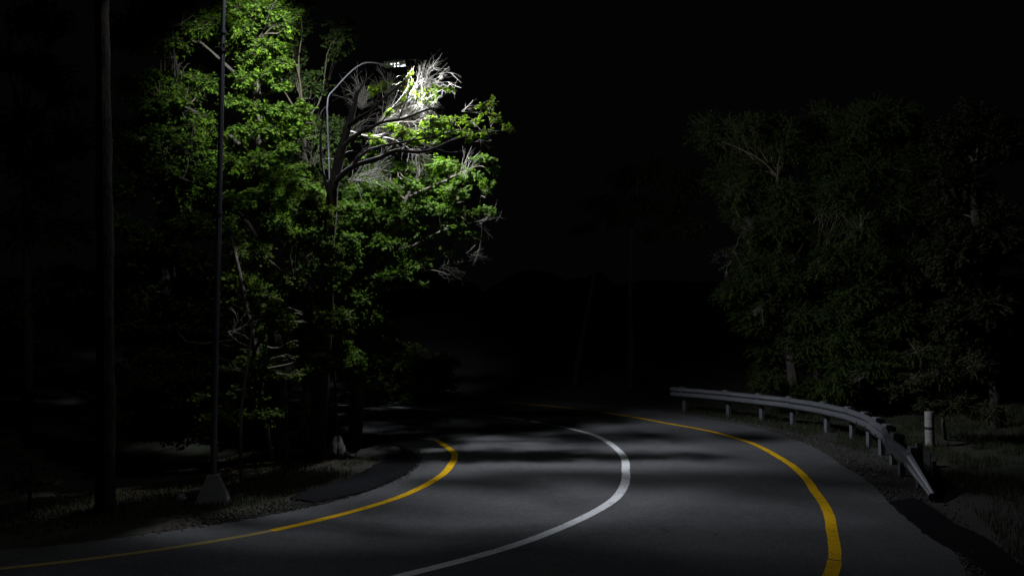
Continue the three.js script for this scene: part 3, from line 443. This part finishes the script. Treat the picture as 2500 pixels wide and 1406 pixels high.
tree('spreading_tree', 'fuller dim tree behind the rail with the palest leaf clumps on its left side', {
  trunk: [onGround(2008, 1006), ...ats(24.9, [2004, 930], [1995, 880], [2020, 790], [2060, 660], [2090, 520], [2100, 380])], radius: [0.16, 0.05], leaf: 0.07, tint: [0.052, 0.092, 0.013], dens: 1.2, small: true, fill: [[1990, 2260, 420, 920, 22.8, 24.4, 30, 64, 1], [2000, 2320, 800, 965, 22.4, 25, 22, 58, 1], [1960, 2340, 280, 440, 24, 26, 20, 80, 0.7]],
  limbs: [[ats(24.4, [2015, 800], [2080, 760, 23.6], [2160, 740, 23]), 0.07, 0.02], [ats(24.4, [2050, 690], [2020, 640, 23.4], [1990, 640, 22.8]), 0.05, 0.015]],
  clumps: [[2045, 625, 22.4, 80, 36, 1.5], [2010, 665, 22.3, 50, 30, 1.5], [2110, 560, 22.6, 66, 56, 1.2], [2120, 640, 22.4, 80, 50, 1.2], [2100, 720, 22.5, 90, 60], [2050, 770, 22.6, 70, 40, 1.1], [2080, 830, 22.6, 90, 50], [2150, 890, 22.4, 80, 50], [2060, 900, 22.8, 60, 40], [2220, 650, 22.6, 70, 90], [2200, 500, 22.8, 80, 70], [2060, 480, 23, 90, 60], [2190, 780, 22.4, 80, 60], [2130, 420, 23, 90, 60, .7]],
  strands: t => { strands(t, 2120, 915, 22, 10, 0.7, 185, 12, 0.3, 0.006, 0.3); strands(t, 2100, 560, 22.2, 6, 0.7, 100, 40, 0.6, 0.006, 0.3); },
});
tree('leaning_tree', 'dark tree at the right edge of the picture above the grass bank', {
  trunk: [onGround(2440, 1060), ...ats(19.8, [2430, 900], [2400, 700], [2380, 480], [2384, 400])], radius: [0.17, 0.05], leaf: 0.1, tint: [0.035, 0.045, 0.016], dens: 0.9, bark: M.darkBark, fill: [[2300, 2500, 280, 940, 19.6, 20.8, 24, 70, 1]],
  clumps: [[2330, 620, 19.6, 90, 80], [2430, 560, 19.6, 90, 90], [2340, 450, 20, 90, 70], [2420, 760, 19.4, 80, 70], [2320, 790, 19.5, 60, 50], [2420, 340, 20, 100, 80]],
});
tree('roadside_bush', 'dim leafy bush behind the banded marker post', {
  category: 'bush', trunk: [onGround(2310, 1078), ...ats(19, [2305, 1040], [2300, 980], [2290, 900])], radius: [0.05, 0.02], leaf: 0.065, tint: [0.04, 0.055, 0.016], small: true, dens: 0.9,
  clumps: [[2240, 860, 18.8, 50, 40], [2290, 920, 18.6, 56, 40, 1.1], [2230, 930, 18.8, 50, 34], [2340, 990, 18.4, 60, 40], [2270, 985, 18.7, 50, 30], [2380, 900, 18.6, 60, 50], [2420, 1010, 18, 60, 40], [2180, 960, 19.2, 40, 26, .8]],
});
tree('distant_tree', 'faint far tree with a straight pale trunk beyond the bend', {
  trunk: [V(at(1541, 900, 33).x, 0.2, -33), ...ats(33, [1541, 930], [1541, 820], [1540, 700], [1545, 560], [1560, 430])], radius: [0.13, 0.06], bark: M.bark, leaf: 0.14, tint: [0.08, 0.095, 0.035], dens: 0.7, small: true,
  clumps: [[1500, 535, 32.6, 55, 30], [1570, 500, 32.6, 55, 36], [1640, 520, 32.4, 60, 40], [1680, 450, 32.6, 70, 50], [1600, 580, 32.6, 60, 26, .8], [1700, 560, 32, 50, 36, .8], [1590, 420, 32.8, 70, 50, .7]],
});
tree('distant_tree', 'faint far trunk leaning right, left of the straight far trunk', {
  trunk: [V(at(1405, 900, 34).x, 0.2, -34), ...ats(34, [1408, 900], [1428, 800], [1446, 700], [1470, 600], [1500, 480])], radius: [0.12, 0.05], bark: M.bark, leaf: 0.14, tint: [0.075, 0.085, 0.035], dens: 0.6, small: true,
  clumps: [[1470, 500, 33.6, 60, 36], [1420, 560, 33.8, 46, 28, .6], [1530, 440, 33.6, 60, 40]],
});

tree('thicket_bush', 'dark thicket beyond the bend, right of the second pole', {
  category: 'bush', trunk: [onGround(965, 975), ...ats(28, [968, 940], [972, 880])], radius: [0.06, 0.02], leaf: 0.1, tint: [0.045, 0.075, 0.014], dens: 0.8, fill: [[850, 1110, 860, 985, 27, 30, 26, 46, 0.9]],
  clumps: [[900, 930, 27.5, 60, 50], [980, 900, 28, 60, 50], [1060, 930, 28, 60, 50], [940, 860, 28, 60, 40]],
});

// ---------------------------------------------------------------- ground cover and small things
function scatter(name, label, category, geo, mat, n, put) {
  const im = new THREE.InstancedMesh(geo, mat, n); im.name = name; im.userData.kind = 'stuff'; tag(im, label, category); im.receiveShadow = im.castShadow = true;
  const e = new THREE.Euler(), q = new THREE.Quaternion(); let k = 0, guard = 0;
  while (k < n && guard++ < n * 12) { const o = put(); if (!o) continue; const [p, s, rx, ry, rz, c] = o; mat4.compose(p, q.setFromEuler(e.set(rx, ry, rz, 'YXZ')), s); im.setMatrixAt(k, mat4); im.setColorAt(k, c); k++; }
  im.count = k; im.instanceColor.needsUpdate = true; scene.add(im);
}
const blade = geometry([-0.5, 0, 0, 0.5, 0, 0, 0.34, 0.55, 0.1, -0.3, 0.55, 0.1, 0.05, 1, 0.36], [0, 1, 2, 0, 2, 3, 3, 2, 4]);
function grassAt(r0, r1, a0, a1, thresh, hgt) {
  return () => { const r = rr(r0, r1), a = rr(a0, a1), p = polar(r, a); if (fbm(p.x * 1.1 + 60, p.z * 1.1 + 60, 4) < thresh + rnd() * 0.12) return null; p.y = land(p.x, p.z) - 0.005; const k = rr(0.5, 1.3), dry = rnd() < 0.3; return [p, V(rr(0.006, 0.013), hgt * rr(0.4, 1.3), hgt * rr(0.5, 1.3)), rr(-0.2, 0.4), rr(0, 6.28), 0, dry ? C(0.05 * k, 0.045 * k, 0.02 * k) : C(0.03 * k, 0.048 * k, 0.012 * k)]; };
}
scatter('bank_grass', 'rough dim grass on the bank right of the guard rail', 'grass', blade, grassMat, 70000, grassAt(16.5, 24, -34, 32, 0.38, 0.14));
scatter('verge_grass', 'sparse grass on the dark verge around the pole feet', 'grass', blade, grassMat, 22000, grassAt(2.5, 6.4, -80, 30, 0.4, 0.1));
scatter('fallen_leaves', 'dry fallen leaves scattered over the dark verge', 'leaf litter', leafGeo, leafMat, 5000, () => { const r = rr(3.5, 7.3), a = rr(-80, 25), p = polar(r, a); if (fbm(p.x * 0.9, p.z * 0.9, 3) < 0.42 + (r > 6.6 ? 0.12 : 0)) return null; p.y = Math.max(land(p.x, p.z), 0.0) + 0.012; const k = rr(0.4, 1.2), s = rr(0.03, 0.07); return [p, V(s, s, s), -1.57 + rr(-0.4, 0.4), rr(0, 6.28), 0, C(0.1 * k, 0.075 * k, 0.04 * k)]; });
const pebble = (() => { const g = new THREE.IcosahedronGeometry(1, 1), p = g.attributes.position; for (let i = 0; i < p.count; i++) { const x = p.getX(i), y = p.getY(i), z = p.getZ(i), s = 0.75 + 0.5 * hash(Math.round(x * 50), Math.round(y * 50) + Math.round(z * 50) * 7); p.setXYZ(i, x * s, y * s * 0.65, z * s); } g.computeVertexNormals(); return g; })();
scatter('loose_gravel', 'loose gravel along both edges of the asphalt', 'gravel', pebble, std({ roughness: 0.95 }), 16000, () => { const out = rnd() < 0.6, a = rr(-50, 35), r = out ? rOuter(a) + Math.abs(gauss()) * 0.7 - 0.05 : rInner(a) - Math.abs(gauss()) * 0.6 + 0.05, p = polar(r, a, 0); const k = rr(0.5, 1.4), s = rr(0.005, 0.017) * (rnd() < 0.06 ? 1.8 : 1); p.y = s * 0.2; return [p, V(s, s, s), rr(0, 3), rr(0, 6), rr(0, 3), C(0.06 * k, 0.058 * k, 0.05 * k)]; });
function scrap(x, y, s, label) {
  const b = onGround(x, y), t = thing('paper_scrap', label, 'litter', b), g = new THREE.PlaneGeometry(1, 1, 7, 6), p = g.attributes.position;
  for (let i = 0; i < p.count; i++) { const u = p.getX(i), v = p.getY(i); p.setXYZ(i, u * s + 0.12 * s * (hash(i, 3) - 0.5), 0.02 + s * (0.35 * fbm(u * 3 + x, v * 3 + y, 3) + 0.15 * hash(i, 9)), v * s * 0.7); }
  g.computeVertexNormals(); part('sheet', g, M.paper, t);
}
scrap(856, 1094, 0.1, 'crumpled white scrap right of the second concrete foot, the brightest one');
scrap(859, 1117, 0.085, 'pale scrap lying nearer than the crumpled white one by the second foot');
scrap(746, 1118, 0.08, 'pale scrap in the grass left of the second concrete foot');
{ const b = onGround(442, 1221), r = thing('verge_stone', 'pale rough stone on the verge left of the first concrete foot', 'stone', b); part('body', pebble.clone().scale(0.09, 0.1, 0.08).translate(0, 0.03, 0), M.concrete, r); }
tree('low_bush', 'low dim bush at the left edge of the picture on the verge', {
  category: 'bush', trunk: [onGround(70, 1246), ...ats(12.2, [72, 1200], [75, 1130])], radius: [0.03, 0.012], leaf: 0.06, tint: [0.055, 0.09, 0.022], small: true, dens: 0.8,
  clumps: [[70, 1120, 12.2, 50, 34], [40, 1180, 12.1, 50, 30], [110, 1180, 12.2, 40, 28], [20, 1080, 12.3, 40, 30, .8]],
});

{ let n = 0; scene.traverse(o => { if (o.isInstancedMesh) n += o.count; }); if (n > 990000) console.log('too many instances', n); }
renderer.render(scene, camera);
